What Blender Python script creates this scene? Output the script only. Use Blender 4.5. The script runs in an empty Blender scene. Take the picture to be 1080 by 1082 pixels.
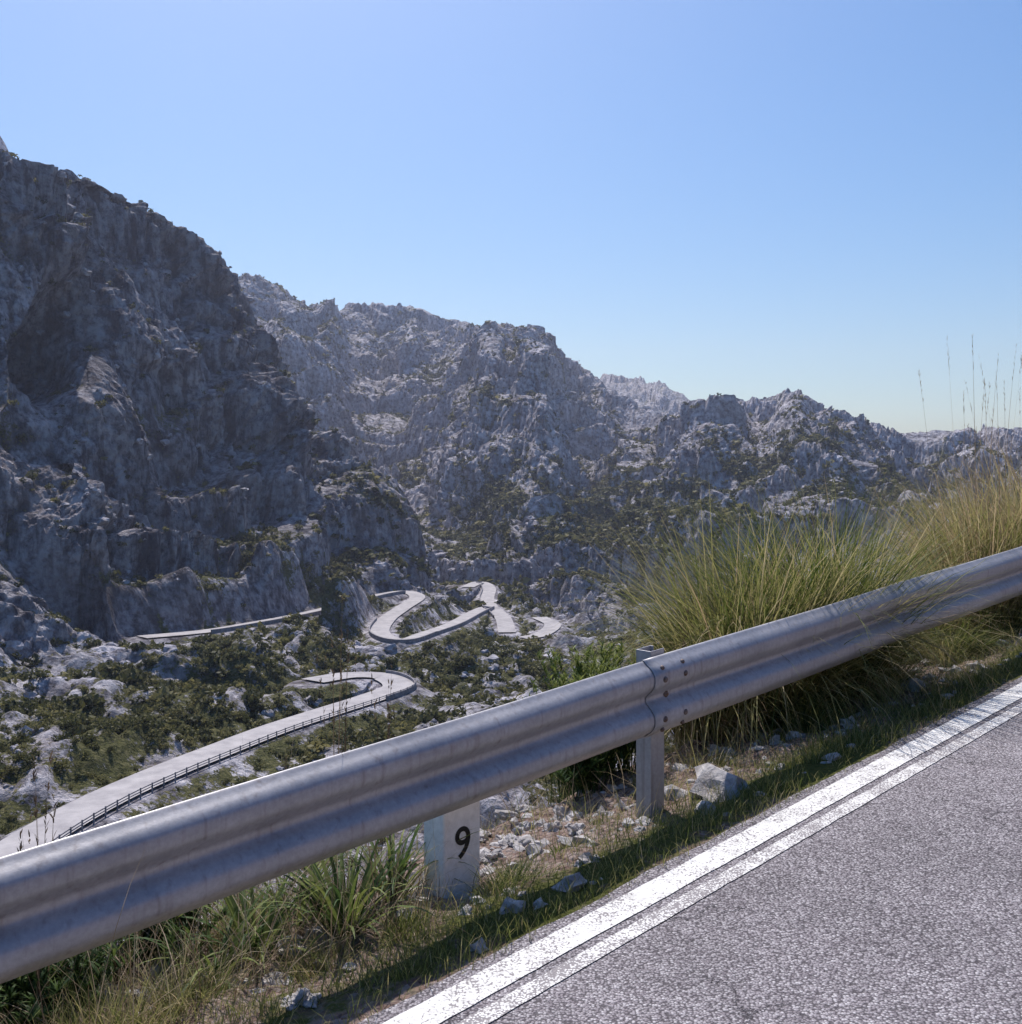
import bpy, math, numpy as np
from mathutils import Matrix, Vector
rng=np.random.default_rng(7)
S=bpy.context.scene
HZ=499.0; F=1080.0
# ---------------------------------------------------------------- helpers
def mk_mesh(name,V,faces,mat=None,attrs=None,smooth=False,parent=None,uniform=None):
    V=np.asarray(V,dtype=np.float32); me=bpy.data.meshes.new(name)
    if isinstance(faces,np.ndarray):
        n,k=faces.shape
        me.vertices.add(len(V)); me.vertices.foreach_set('co',V.ravel())
        me.loops.add(n*k); me.loops.foreach_set('vertex_index',faces.astype(np.int32).ravel())
        me.polygons.add(n)
        me.polygons.foreach_set('loop_start',np.arange(0,n*k,k,dtype=np.int32))
        me.polygons.foreach_set('loop_total',np.full(n,k,dtype=np.int32))
        me.update(calc_edges=True)
    else:
        me.from_pydata([tuple(map(float,v)) for v in V],[],faces)
    if attrs:
        for a,v in attrs.items():
            at=me.attributes.new(a,'FLOAT','POINT'); at.data.foreach_set('value',np.asarray(v,dtype=np.float32).ravel())
    me.polygons.foreach_set('use_smooth',np.full(len(me.polygons),smooth,dtype=bool))
    me.validate()
    ob=bpy.data.objects.new(name,me); S.collection.objects.link(ob)
    if mat: me.materials.append(mat)
    if parent: ob.parent=parent
    return ob
def empty(name,loc=(0,0,0)):
    e=bpy.data.objects.new(name,None); S.collection.objects.link(e); return e
perm=rng.permutation(256); perm=np.concatenate([perm,perm,perm])
G=rng.normal(size=(256,3)); G/=np.linalg.norm(G,axis=1)[:,None]
def noise(P):
    P=np.asarray(P,dtype=np.float64); i=np.floor(P).astype(np.int64); f=P-i; i&=255
    w=f*f*f*(f*(f*6-15)+10); out=np.zeros(P.shape[:-1])
    for dx in (0,1):
        wx=w[...,0] if dx else 1-w[...,0]
        for dy in (0,1):
            wy=w[...,1] if dy else 1-w[...,1]
            for dz in (0,1):
                wz=w[...,2] if dz else 1-w[...,2]
                g=G[perm[perm[perm[(i[...,0]+dx)&255]+((i[...,1]+dy)&255)]+((i[...,2]+dz)&255)]]
                out+=wx*wy*wz*(g[...,0]*(f[...,0]-dx)+g[...,1]*(f[...,1]-dy)+g[...,2]*(f[...,2]-dz))
    return out*1.6
def fbm(P,o=4,l=2.03,g=.5):
    a=1;r=0;s=0
    for k in range(o):
        r=r+a*noise(P+k*17.3); s+=a; a*=g; P=P*l
    return r/s
def sst(a,b,x):
    t=np.clip((x-a)/(b-a),0,1); return t*t*(3-2*t)
# ---------------------------------------------------------------- materials
def new_mat(name):
    m=bpy.data.materials.new(name); m.use_nodes=True; nt=m.node_tree; nt.nodes.clear(); return m,nt
def N(nt,t,**kw):
    n=nt.nodes.new(t)
    for k,v in kw.items():
        if k in n.inputs: n.inputs[k].default_value=v
        else: setattr(n,k,v)
    return n
def ramp(nt,fac,stops):
    r=nt.nodes.new('ShaderNodeValToRGB'); e=r.color_ramp.elements
    while len(e)<len(stops): e.new(.5)
    for el,(p,c) in zip(e,stops):
        el.position=p; el.color=(c[0],c[1],c[2],1) if not isinstance(c,float) else (c,c,c,1)
    nt.links.new(fac,r.inputs[0]); return r.outputs[0]
def mix(nt,f,a,b,mode='MIX'):
    m=nt.nodes.new('ShaderNodeMix'); m.data_type='RGBA'; m.blend_type=mode
    for sock,v in ((m.inputs[0],f),(m.inputs[6],a),(m.inputs[7],b)):
        if isinstance(v,bpy.types.NodeSocket): nt.links.new(v,sock)
        elif isinstance(v,(int,float)): sock.default_value=v
        else: sock.default_value=(v[0],v[1],v[2],1)
    return m.outputs[2]
def mth(nt,op,a,b=0.0,clamp=False):
    m=nt.nodes.new('ShaderNodeMath'); m.operation=op; m.use_clamp=clamp
    for sock,v in zip(m.inputs,(a,b)):
        if isinstance(v,bpy.types.NodeSocket): nt.links.new(v,sock)
        else: sock.default_value=v
    return m.outputs[0]
def tex(nt,kind,scale,detail=4,co=None,rough=.55,**kw):
    n=nt.nodes.new(kind); n.inputs['Scale'].default_value=scale
    if 'Detail' in n.inputs and kind!='ShaderNodeTexVoronoi': n.inputs['Detail'].default_value=detail; n.inputs['Roughness'].default_value=rough
    for k,v in kw.items(): setattr(n,k,v)
    if co is not None: nt.links.new(co,n.inputs['Vector'])
    return n
def coord(nt): return nt.nodes.new('ShaderNodeTexCoord').outputs['Object']
def attr(nt,n):
    a=nt.nodes.new('ShaderNodeAttribute'); a.attribute_name=n; return a.outputs['Fac']
def finish(nt,col,rough=.9,metal=0.0,bump=None,bs=.5,bd=.1,spec=.3):
    p=nt.nodes.new('ShaderNodeBsdfPrincipled'); o=nt.nodes.new('ShaderNodeOutputMaterial')
    for sock,v in ((p.inputs['Base Color'],col),(p.inputs['Roughness'],rough),(p.inputs['Metallic'],metal)):
        if isinstance(v,bpy.types.NodeSocket): nt.links.new(v,sock)
        elif isinstance(v,tuple): sock.default_value=(*v,1)
        else: sock.default_value=v
    p.inputs['Specular IOR Level'].default_value=spec
    if bump is not None:
        b=nt.nodes.new('ShaderNodeBump'); b.inputs['Strength'].default_value=bs; b.inputs['Distance'].default_value=bd
        nt.links.new(bump,b.inputs['Height']); nt.links.new(b.outputs[0],p.inputs['Normal'])
    nt.links.new(p.outputs[0],o.inputs[0]); return p
def leaf_mat(name,stops,trans=.4):
    m,nt=new_mat(name); c=ramp(nt,attr(nt,'v'),stops)
    d=N(nt,'ShaderNodeBsdfPrincipled'); d.inputs['Roughness'].default_value=.6; d.inputs['Specular IOR Level'].default_value=.25
    t=N(nt,'ShaderNodeBsdfTranslucent'); mx=N(nt,'ShaderNodeMixShader'); mx.inputs[0].default_value=trans
    nt.links.new(c,d.inputs['Base Color']); nt.links.new(c,t.inputs['Color'])
    nt.links.new(d.outputs[0],mx.inputs[1]); nt.links.new(t.outputs[0],mx.inputs[2])
    o=N(nt,'ShaderNodeOutputMaterial'); nt.links.new(mx.outputs[0],o.inputs[0]); return m
def mat_terrain():
    m,nt=new_mat('limestone_terrain'); co=coord(nt)
    n1=tex(nt,'ShaderNodeTexNoise',.035,5,co).outputs[0]
    n2=tex(nt,'ShaderNodeTexNoise',.38,6,co,.68).outputs[0]
    n3=tex(nt,'ShaderNodeTexNoise',1.4,5,co,.7).outputs[0]
    n0=tex(nt,'ShaderNodeTexNoise',.09,5,co,.6).outputs[0]
    mp=nt.nodes.new('ShaderNodeMapping'); nt.links.new(co,mp.inputs[0]); mp.inputs['Scale'].default_value=(.22,.22,.035)
    stk=tex(nt,'ShaderNodeTexNoise',1,6,mp.outputs[0],.7).outputs[0]
    pale=attr(nt,'pale')   # low values put the left cliff's shade into the rock colour
    rock=ramp(nt,n2,[(.36,(.13,.117,.138)),(.46,(.40,.372,.41)),(.58,(.76,.72,.765))])
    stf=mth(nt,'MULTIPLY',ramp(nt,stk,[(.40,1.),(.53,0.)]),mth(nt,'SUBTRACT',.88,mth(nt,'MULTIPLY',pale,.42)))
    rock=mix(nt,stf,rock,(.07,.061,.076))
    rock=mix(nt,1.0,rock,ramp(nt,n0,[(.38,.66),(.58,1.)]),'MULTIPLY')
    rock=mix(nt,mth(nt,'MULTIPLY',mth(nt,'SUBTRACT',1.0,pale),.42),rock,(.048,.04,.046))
    warm=ramp(nt,n1,[(.5,0.),(.72,1.)])
    rock=mix(nt,mth(nt,'MULTIPLY',warm,.35),rock,(.32,.25,.22))
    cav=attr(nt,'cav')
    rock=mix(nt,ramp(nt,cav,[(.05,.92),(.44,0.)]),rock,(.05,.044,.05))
    vcol=ramp(nt,n3,[(.3,(.045,.05,.022)),(.5,(.11,.11,.043)),(.72,(.25,.22,.115))])
    va=mth(nt,'ADD',attr(nt,'veg'),mth(nt,'MULTIPLY',mth(nt,'SUBTRACT',n3,.5),1.9))
    va=mth(nt,'ADD',va,mth(nt,'MULTIPLY',mth(nt,'SUBTRACT',n2,.5),-1.6))
    vf=ramp(nt,va,[(.42,0.),(.56,1.)])
    col=mix(nt,vf,rock,vcol)
    h=mth(nt,'ADD',mth(nt,'MULTIPLY',n2,1.9),mth(nt,'MULTIPLY',n3,.7))
    finish(nt,col,.95,0,h,1.0,1.2,.1); return m
def mat_ground():
    m,nt=new_mat('verge_soil'); co=coord(nt)
    n2=tex(nt,'ShaderNodeTexNoise',14,6,co,.65).outputs[0]
    n3=tex(nt,'ShaderNodeTexVoronoi',38,0,co)
    c=ramp(nt,n2,[(.3,(.08,.05,.04)),(.5,(.215,.15,.125)),(.7,(.40,.31,.27))])
    st=ramp(nt,n3.outputs['Color'],[(.55,0.),(.8,1.)])
    c=mix(nt,mth(nt,'MULTIPLY',st,.4),c,(.42,.37,.35))
    g=mth(nt,'ADD',attr(nt,'veg'),mth(nt,'MULTIPLY',mth(nt,'SUBTRACT',n2,.5),1.4))
    c=mix(nt,ramp(nt,g,[(.4,0.),(.7,1.)]),c,(.085,.09,.025))
    h=mth(nt,'ADD',n2,mth(nt,'MULTIPLY',n3.outputs['Distance'],-.5))
    finish(nt,c,.95,0,h,.9,.04,.1); return m
def mat_asphalt():
    m,nt=new_mat('asphalt'); co=coord(nt)
    v=tex(nt,'ShaderNodeTexVoronoi',105,0,co)
    n1=tex(nt,'ShaderNodeTexNoise',.9,6,co,.6).outputs[0]
    n4=tex(nt,'ShaderNodeTexNoise',9,5,co,.7).outputs[0]
    bw=nt.nodes.new('ShaderNodeSeparateColor'); nt.links.new(v.outputs['Color'],bw.inputs[0])
    c=ramp(nt,bw.outputs[0],[(.0,(.25,.217,.235)),(.5,(.40,.36,.378)),(.85,(.54,.50,.515)),(1.,(.72,.68,.69))])
    gap=ramp(nt,v.outputs['Distance'],[(.42,0.),(.68,1.)])
    c=mix(nt,mth(nt,'MULTIPLY',gap,.80),c,(.06,.05,.057))
    c=mix(nt,1.0,c,ramp(nt,n1,[(.3,.66),(.68,1.)]),'MULTIPLY')
    c=mix(nt,1.0,c,ramp(nt,n4,[(.35,.82),(.6,1.)]),'MULTIPLY')
    nd=tex(nt,'ShaderNodeTexNoise',3.0,6,co,.75)
    vm=nt.nodes.new('ShaderNodeVectorMath'); vm.operation='MULTIPLY_ADD'; nt.links.new(nd.outputs['Color'],vm.inputs[0]); vm.inputs[1].default_value=(.6,.6,0); nt.links.new(co,vm.inputs[2])
    ve=tex(nt,'ShaderNodeTexVoronoi',1.1,0,vm.outputs[0],feature='DISTANCE_TO_EDGE')
    ck=ramp(nt,ve.outputs['Distance'],[(.002,1.),(.010,0.)])
    msk=ramp(nt,tex(nt,'ShaderNodeTexNoise',1.1,3,co).outputs[0],[(.47,0.),(.55,1.)])
    ckm=mth(nt,'MULTIPLY',ck,msk); c=mix(nt,mth(nt,'MULTIPLY',ckm,.7),c,(.05,.043,.047))
    h=mth(nt,'SUBTRACT',mth(nt,'MULTIPLY',v.outputs['Distance'],-1.0),mth(nt,'MULTIPLY',ckm,1.0))
    finish(nt,c,.85,0,h,.9,.005,.3); return m
def mat_paint():
    m,nt=new_mat('road_paint'); co=coord(nt)
    v=tex(nt,'ShaderNodeTexVoronoi',105,0,co); n=tex(nt,'ShaderNodeTexNoise',5,6,co,.75).outputs[0]
    wear=attr(nt,'v')
    f=mth(nt,'ADD',mth(nt,'ADD',mth(nt,'MULTIPLY',v.outputs['Distance'],.55),mth(nt,'MULTIPLY',n,.85)),wear)
    f=ramp(nt,f,[(.80,0.),(.90,1.)])
    pc=ramp(nt,tex(nt,'ShaderNodeTexNoise',22,5,co).outputs[0],[(.3,(.64,.62,.59)),(.6,(.84,.82,.79))])
    c=mix(nt,f,pc,(.27,.245,.25))
    finish(nt,c,.7,0,mth(nt,'MULTIPLY',v.outputs['Distance'],-1.0),.7,.004,.3); return m
def mat_simple(name,c1,c2,scale=3,rough=.8,metal=0,bd=.02,bs=.4,spec=.3,det=5):
    m,nt=new_mat(name); co=coord(nt); n=tex(nt,'ShaderNodeTexNoise',scale,det,co,.65).outputs[0]
    finish(nt,ramp(nt,n,[(.32,c1),(.68,c2)]),rough,metal,n,bs,bd,spec); return m
def mat_steel():
    m,nt=new_mat('galvanised_steel'); co=coord(nt)
    n=tex(nt,'ShaderNodeTexNoise',2.2,6,co,.7).outputs[0]; v=tex(nt,'ShaderNodeTexNoise',45,4,co,.7).outputs[0]
    mp=nt.nodes.new('ShaderNodeMapping'); nt.links.new(co,mp.inputs[0]); mp.inputs['Scale'].default_value=(30,30,1.5)
    st=tex(nt,'ShaderNodeTexNoise',1,4,mp.outputs[0]).outputs[0]
    c=ramp(nt,n,[(.3,(.34,.335,.355)),(.7,(.48,.47,.49))]); c=mix(nt,.6,c,ramp(nt,v,[(.35,.7),(.65,1.)]),'MULTIPLY')
    c=mix(nt,ramp(nt,st,[(.55,0.),(.75,.6)]),c,(.20,.17,.165))
    r=ramp(nt,n,[(.3,.42),(.7,.60)])
    finish(nt,c,r,.4,v,.16,.004,.45); return m
M_T=mat_terrain(); M_G=mat_ground(); M_A=mat_asphalt(); M_P=mat_paint(); M_S=mat_steel()
M_ROAD=mat_simple('mountain_road_asphalt',(.30,.28,.29),(.46,.43,.43),.35,.9,bs=.1)
M_WALL=mat_simple('stone_masonry',(.15,.14,.155),(.33,.31,.33),1.2,.9,bd=.3,bs=.8)
M_ROCK=mat_simple('pale_rock',(.24,.215,.21),(.55,.52,.51),11,.9,bd=.03,bs=.8)
M_BOUL=mat_simple('boulder_rock',(.14,.13,.145),(.54,.51,.55),.9,.95,bd=.5,bs=.9)
M_STONE=mat_simple('painted_stone',(.74,.72,.71),(.94,.92,.91),26,.75,bd=.006,bs=.6)
M_BLACK=mat_simple('black_paint',(.012,.012,.012),(.03,.03,.03),40,.6,bs=.1)
M_RUST=mat_simple('rusty_bolt',(.10,.05,.03),(.24,.20,.18),60,.6,.5,.001,.2)
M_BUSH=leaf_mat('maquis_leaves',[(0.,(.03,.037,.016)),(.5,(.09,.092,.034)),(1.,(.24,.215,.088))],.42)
M_GRASS=leaf_mat('grass_blades',[(0.,(.04,.07,.015)),(.35,(.15,.18,.045)),(.65,(.42,.37,.15)),(.82,(.54,.44,.26)),(1.,(.42,.30,.18))],.42)
M_DRY=leaf_mat('dry_stems',[(0.,(.10,.065,.04)),(.5,(.26,.19,.12)),(1.,(.48,.39,.27))],.3)
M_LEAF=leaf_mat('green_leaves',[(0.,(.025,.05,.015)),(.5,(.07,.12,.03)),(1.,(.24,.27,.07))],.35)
# ---------------------------------------------------------------- road frame
D=np.array([.733,.680]); D/=np.linalg.norm(D); Nn=np.array([D[1],-D[0]]); O=np.array([.717,5.2]); GR=.07
def st(X,Y):
    return (X-O[0])*Nn[0]+(Y-O[1])*Nn[1],(X-O[0])*D[0]+(Y-O[1])*D[1]
def W(t,s,h=0.0):
    t=np.asarray(t,float); s=np.asarray(s,float)
    return np.stack([O[0]+D[0]*t+Nn[0]*s,O[1]+D[1]*t+Nn[1]*s,-1.69+GR*t+h+0*s],-1)
def gs(s):
    return np.where(s>.5,0,np.where(s>-.9,-.012-.24*sst(.5,-.9,s),-.252-.85*np.clip(-s-.9,0,None)))
def Hnear(X,Y):
    s,t=st(X,Y); return -1.69+GR*np.clip(t,-40,120)+gs(s)-np.where(s>-2.6,.12,0)*sst(-2.8,-2.3,s)
# ---------------------------------------------------------------- mountain terrain
cols=[-500,0,100,200,240,300,350,400,460,520,600,640,700,740,830,900,1000,1080,1600]
T={ -500:[(60,1180),(105,880),(150,720),(190,450),(240,60),(330,150),(460,230),(700,190),(900,140),(1050,260),(1500,400),(2400,560)],
 0:[(60,1180),(105,880),(182,692),(238,480),(300,162),(370,230),(480,290),(700,250),(900,156),(1050,250),(1500,400),(2400,560)],
 100:[(60,1180),(112,850),(200,682),(268,490),(322,197),(390,300),(500,360),(720,320),(900,260),(1050,350),(1500,420),(2400,560)],
 200:[(60,1180),(130,803),(243,667),(306,520),(366,249),(430,370),(540,400),(740,360),(950,300),(1150,390),(1500,430),(2400,560)],
 240:[(60,1180),(138,785),(254,661),(316,535),(386,292),(460,420),(570,430),(750,370),(950,294),(1150,390),(1500,430),(2400,560)],
 300:[(60,1180),(150,765),(272,649),(330,555),(392,395),(480,490),(590,475),(760,385),(950,307),(1150,390),(1500,430),(2400,560)],
 350:[(60,1180),(160,755),(290,638),(345,580),(396,478),(490,550),(600,510),(780,420),(980,320),(1180,390),(1500,430),(2400,560)],
 400:[(60,1180),(170,745),(300,632),(345,594),(388,538),(480,585),(595,535),(780,430),(1000,322),(1200,390),(1500,430),(2400,560)],
 460:[(60,1180),(180,735),(320,625),(350,613),(385,600),(470,600),(580,545),(760,450),(1000,334),(1200,400),(1500,430),(2400,560)],
 520:[(60,1180),(180,740),(330,630),(375,610),(420,592),(480,570),(580,532),(760,450),(980,346),(1200,410),(1500,440),(2400,560)],
 600:[(60,1180),(180,745),(320,640),(370,618),(430,590),(500,560),(590,520),(740,460),(950,382),(1200,430),(1600,420),(2400,560)],
 640:[(60,1180),(175,750),(290,655),(350,625),(420,590),(500,550),(590,512),(720,462),(900,410),(1150,440),(1700,398),(2400,560)],
 700:[(60,1180),(165,755),(250,665),(310,622),(380,582),(460,545),(560,510),(680,475),(800,442),(1100,480),(1700,402),(2400,560)],
 740:[(60,1180),(160,760),(240,660),(300,615),(365,577),(440,543),(530,506),(630,470),(720,427),(1100,490),(1700,422),(2400,560)],
 830:[(60,1180),(150,760),(225,650),(280,610),(340,570),(420,535),(500,500),(600,458),(680,419),(1100,480),(1700,460),(2400,560)],
 900:[(60,1160),(150,750),(215,645),(265,605),(325,568),(400,533),(480,502),(570,470),(650,441),(1100,490),(1700,470),(2400,560)],
 1000:[(60,1140),(145,740),(205,640),(250,602),(305,566),(375,533),(445,505),(520,482),(600,459),(1100,490),(1700,470),(2400,560)],
 1080:[(60,1100),(140,730),(195,635),(240,600),(290,565),(350,530),(420,500),(490,478),(560,455),(1100,490),(1700,470),(2400,560)],
 1600:[(60,1000),(130,700),(180,620),(220,580),(260,550),(320,520),(380,490),(440,465),(500,440),(1100,490),(1700,470),(2400,560)]}
sil=[(-500,100),(0,156),(15,166),(40,177),(70,187),(95,190),(130,210),(160,222),(200,247),(225,272),(238,290),(262,291),(285,300),(310,312),(328,325),(350,320),(380,320),(410,322),(440,323),(460,334),(500,340),(530,348),(545,357),(562,356),(580,375),(610,387),(632,400),(680,402),(700,404),(722,408),(742,426),(760,418),(790,423),(815,420),(824,412),(842,412),(852,426),(880,435),(910,442),(960,458),(1000,455),(1040,451),(1080,453),(1600,430)]
px=np.concatenate([np.linspace(-380,-25,120),np.linspace(-24,1104,900),np.linspace(1106,1460,110)])
Yr=np.concatenate([np.geomspace(2.0,60,150)[:-1],np.linspace(60,180,190)[:-1],np.linspace(180,420,400)[:-1],np.linspace(420,1060,360)[:-1],np.geomspace(1060,2400,90)])
u=(px-540)/F
K=12
cy=np.array([[T[c][k][0] for c in cols] for k in range(K)],float)
cp=np.array([[T[c][k][1] for c in cols] for k in range(K)],float)
def smooth1(a,n):
    k=np.hanning(n+2)[1:-1]; k/=k.sum(); return np.convolve(np.pad(a,n//2,mode='edge'),k,mode='valid')[:len(a)]
CY=np.array([smooth1(np.interp(px,cols,cy[k]),25) for k in range(K)])
CP=np.array([smooth1(np.interp(px,cols,cp[k]),9) for k in range(K)])
CZ=-(CP-HZ)/F*CY
Z=np.zeros((len(Yr),len(px)))
for j in range(len(px)):
    z=np.interp(Yr,CY[:,j],CZ[:,j])
    zz=smooth1(z,13); Z[:,j]=zz
UU,YY=np.meshgrid(u,Yr); XX=UU*YY; PX=UU*F+540
def win(a,b,c,d,x): return sst(a,b,x)*(1-sst(c,d,x))
wob=fbm(np.stack([XX/90,YY/120,0*XX],-1),3)*26
Z+=win(430,568,576,604,PX+wob*.7)*win(520,640,820,980,YY)*72
Z+=win(210,300,345,374,PX+wob*.7)*win(640,760,900,1000,YY)*52
Z+=win(640,735,745,780,PX+wob)*win(430,520,650,760,YY)*16
Z+=win(800,880,890,925,PX+wob*.7)*win(360,430,560,640,YY)*14
Z+=win(425,500,508,535,PX+wob)*win(520,600,700,860,YY)*14
Z-=win(600,635,650,700,PX+wob)*win(560,640,860,960,YY)*18
ribm=sst(300,420,YY)*(1-sst(1000,1100,YY))
Z+=ribm*(.5-np.abs(noise(np.stack([XX/65+wob/50,YY/260,0*XX+3],-1))))*22*sst(240,460,PX)
Z+=(.45-np.abs(noise(np.stack([XX/34+wob/40,YY/150,0*XX+31],-1))))*20*sst(190,250,YY)*(1-sst(400,460,YY))*(1-sst(380,470,PX))
dZdY=np.gradient(Z,axis=0)/np.gradient(YY,axis=0); dZdu=np.gradient(Z,axis=1)/np.gradient(UU,axis=1)/YY
nx,ny,nz=-dZdu,-dZdY+UU*dZdu,np.ones_like(Z); L=np.sqrt(nx**2+ny**2+nz**2); nx/=L;ny/=L;nz/=L
P=np.stack([XX,YY,Z],-1)
foot=CY[2][None,:]
rk=sst(foot*.93,foot*1.12,YY); far=np.maximum(sst(380,700,YY),sst(300,360,YY)*sst(560,700,PX))
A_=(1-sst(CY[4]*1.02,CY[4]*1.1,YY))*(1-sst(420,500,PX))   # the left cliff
warp=np.stack([fbm(P/70,2),fbm(P/70+9,2),0*Z],-1)*22
Q=P+warp
big=noise(Q/np.array([95,140,160]))
b1=np.abs(noise(Q/np.array([34,46,85])+3)); b2=np.abs(noise(Q/np.array([13,17,34])+7))
b3=np.abs(noise(Q/np.array([5.5,6.5,10])+11)); b4=np.abs(noise(P/np.array([2.6,3.0,3.6])+19)); b5=np.abs(noise(P/1.4+23))
var=.4+1.1*sst(-.25,.35,fbm(P/60+40,3))
disp=rk*(big*(9+8*far)+ (b1-.3)*(24*A_+18*(1-A_))*.75 + (b2-.3)*(10*A_+8*(1-A_))*var + (b3-.25)*(4.4*A_+3.6*(1-A_))*var)+ (b4-.25)*(.7+1.6*rk*var)+(b5-.25)*(.35+.5*rk)
hp=HZ-Z/YY*F
disp-=rk*34*np.exp(-((PX-72)/26)**2-((hp-335)/52)**2)*(YY<340)
val=(1-rk)*sst(60,100,YY)
disp+=val*(fbm(Q/28,3)*7.5*(1-.3*sst(250,400,PX))+(b3-.3)*2.8+(b2-.3)*3.0)
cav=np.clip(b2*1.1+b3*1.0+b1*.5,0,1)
X2=XX+nx*disp; Y2=YY+ny*disp; Z2=Z+nz*disp
hh=20+14*far; qn=Z2/hh+fbm(P/110+80,3)*1.8+XX/400
fr=qn-np.floor(qn); dl=hh*(sst(.55,1,fr)-fr)*.66*rk*sst(-.2,.3,fbm(P/90+33,2)+.15)
Z2+=dl
yp=HZ-Z2/Y2*F
want=np.interp(px,[a for a,b in sil],[b for a,b in sil])
Yc=np.where(px<240,CY[4],CY[8])
m=(YY<1060)&(YY>120)&((px[None,:]>=240)|(YY<CY[4][None,:]*1.15))
got=np.where(m,yp,9999).min(0)
tgt=np.where((px>632)&(px<742),CP[8],want)
dy=smooth1(got-tgt,17)
wgt=sst(CY[2][None,:],Yc[None,:],YY)*(1-sst(1100,1300,YY))
wgt=np.where((px[None,:]>=240),sst(.62,1,YY/Yc[None,:])*(1-sst(1100,1300,YY)),wgt)
Z2+=wgt*dy[None,:]*Y2/F
# valley roads -------------------------------------------------
def rp(L):
    return np.array([[(a-540)/F*(-z*F/(b-HZ)),-z*F/(b-HZ),z] for a,b,z in L])
def cat(Pc,n=14):
    Pc=np.vstack([2*Pc[0]-Pc[1],Pc,2*Pc[-1]-Pc[-2]]); out=[]
    for i in range(1,len(Pc)-2):
        p0,p1,p2,p3=Pc[i-1:i+3]
        for t in np.linspace(0,1,n,endpoint=False):
            out.append(.5*((2*p1)+(-p0+p2)*t+(2*p0-5*p1+4*p2-p3)*t*t+(-p0+3*p1-3*p2+p3)*t**3))
    out.append(Pc[-2]); return np.array(out)
R1=cat(rp([(-330,1180,-33.5),(-130,1010,-34.5),(-20,925,-35.6),(45,880,-36.2),(110,844,-36.6),(170,817,-37),(230,793,-37.4),(290,770,-38),(345,752,-38.5),(392,737,-38.8),(421,725,-39),(405,714.5,-38.6),(370,713,-38),(330,719,-37.5)]))
R2=cat(rp([(150,673,-37.5),(215,667,-38),(260,660,-38.6),(320,649,-39),(370,637,-39),(400,629,-39),(428,625,-39),(441,631,-39.5),(424,643,-40),(408,655,-40.5),(402,669,-41),(425,677,-41.5),(452,669,-42),(480,659,-42.5),(503,647,-43),(517,642,-43.4),(531,652,-44),(536,668,-45)]))
R3=cat(rp([(519,642,-43.3),(515,632,-43),(517,621,-42),(507,615,-41.2),(494,620,-41)]))
R4=cat(rp([(553,674,-45),(572,670,-44.6),(584,660,-44),(570,652,-43.6)]))
Rs=[R1,R2,R3,R4]; W2=[2.9,2.5,2.4,2.4]
best=np.full(Z2.shape,1e9); bz=np.zeros(Z2.shape); by=np.zeros(Z2.shape)
rowsel=np.where((Yr>40)&(Yr<470))[0]; r0,r1=rowsel[0],rowsel[-1]+1
XS=X2[r0:r1];YS=Y2[r0:r1]; B=best[r0:r1]; BZ=bz[r0:r1]; BY=by[r0:r1]
for R,w in zip(Rs,W2):
    for p in R:
        d=np.hypot(XS-p[0],YS-p[1])-w; mk=d<B; B[mk]=d[mk]; BZ[mk]=p[2]; BY[mk]=p[1]
best[r0:r1]=B; bz[r0:r1]=BZ; by[r0:r1]=BY
front=sst(0,3,by-Y2)
f=1-sst(.9,9+31*front,best)
Z2=Z2*(1-f)+(bz-.35-1.6*sst(.5,4,best)+ (b4-.3)*.8*sst(1,6,best)+(b2-.35)*2.0*sst(3,10,best))*f
Hn=Hnear(X2,Y2)+sst(3,12,YY)*(b4-.25)*.6
nearm=Hn>Z2; Z2=np.where(nearm,Hn,Z2)
yp=HZ-Z2/Y2*F
def blob(x,y,rx,ry): return np.exp(-(((PX-x)/rx)**2+((yp-y)/ry)**2))
vn=fbm(P/45+60,4); vn2=fbm(P/13+90,3)
slp=np.gradient(Z2,axis=0)/np.gradient(YY,axis=0)
slp=np.apply_along_axis(lambda a:smooth1(a,9),0,slp)
veg=.29+vn*.6+vn2*.5+val*.40-.30*sst(.5,1.2,slp)+(.35-cav)*.7
veg+=.55*blob(130,440,90,25)+.55*blob(265,600,110,32)+.65*blob(600,550,130,55)+.2*blob(100,760,200,70)+.3*blob(490,690,60,22)+.38*blob(800,560,240,75)+.35*blob(470,520,60,40)+.25*blob(900,500,150,30)
veg=np.where(nearm,.8,veg); veg-=.6*(1-sst(.5,2,best))*(best<50)
pale=np.clip(1-.95*A_*rk*(.8+.8*fbm(P/50+140,3))-.30*sst(-.1,.35,fbm(P/80+170,3)),0,1)  # left cliff's shade painted as darker rock, plus random darker patches
nr,nc=Z2.shape
idx=np.arange(nr*nc).reshape(nr,nc)
Fq=np.stack([idx[:-1,:-1],idx[:-1,1:],idx[1:,1:],idx[1:,:-1]],-1).reshape(-1,4)
V=np.stack([X2,Y2,Z2],-1)
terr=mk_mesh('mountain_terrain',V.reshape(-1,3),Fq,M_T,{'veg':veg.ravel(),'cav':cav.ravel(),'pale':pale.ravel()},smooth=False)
def strip(name,R,w,mat,h=0.0,a=-1,b=1):
    t=np.gradient(R[:,:2],axis=0); t/=np.linalg.norm(t,axis=1)[:,None]+1e-9; n=np.stack([t[:,1],-t[:,0]],-1)
    Lp=np.c_[R[:,:2]+n*w*a,R[:,2]+h]; Rp=np.c_[R[:,:2]+n*w*b,R[:,2]+h]
    k=len(R); Vv=np.vstack([Lp,Rp]); Fc=np.stack([np.arange(k-1),np.arange(1,k),np.arange(1,k)+k,np.arange(k-1)+k],-1)
    return Lp,Rp,Vv,Fc
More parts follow.
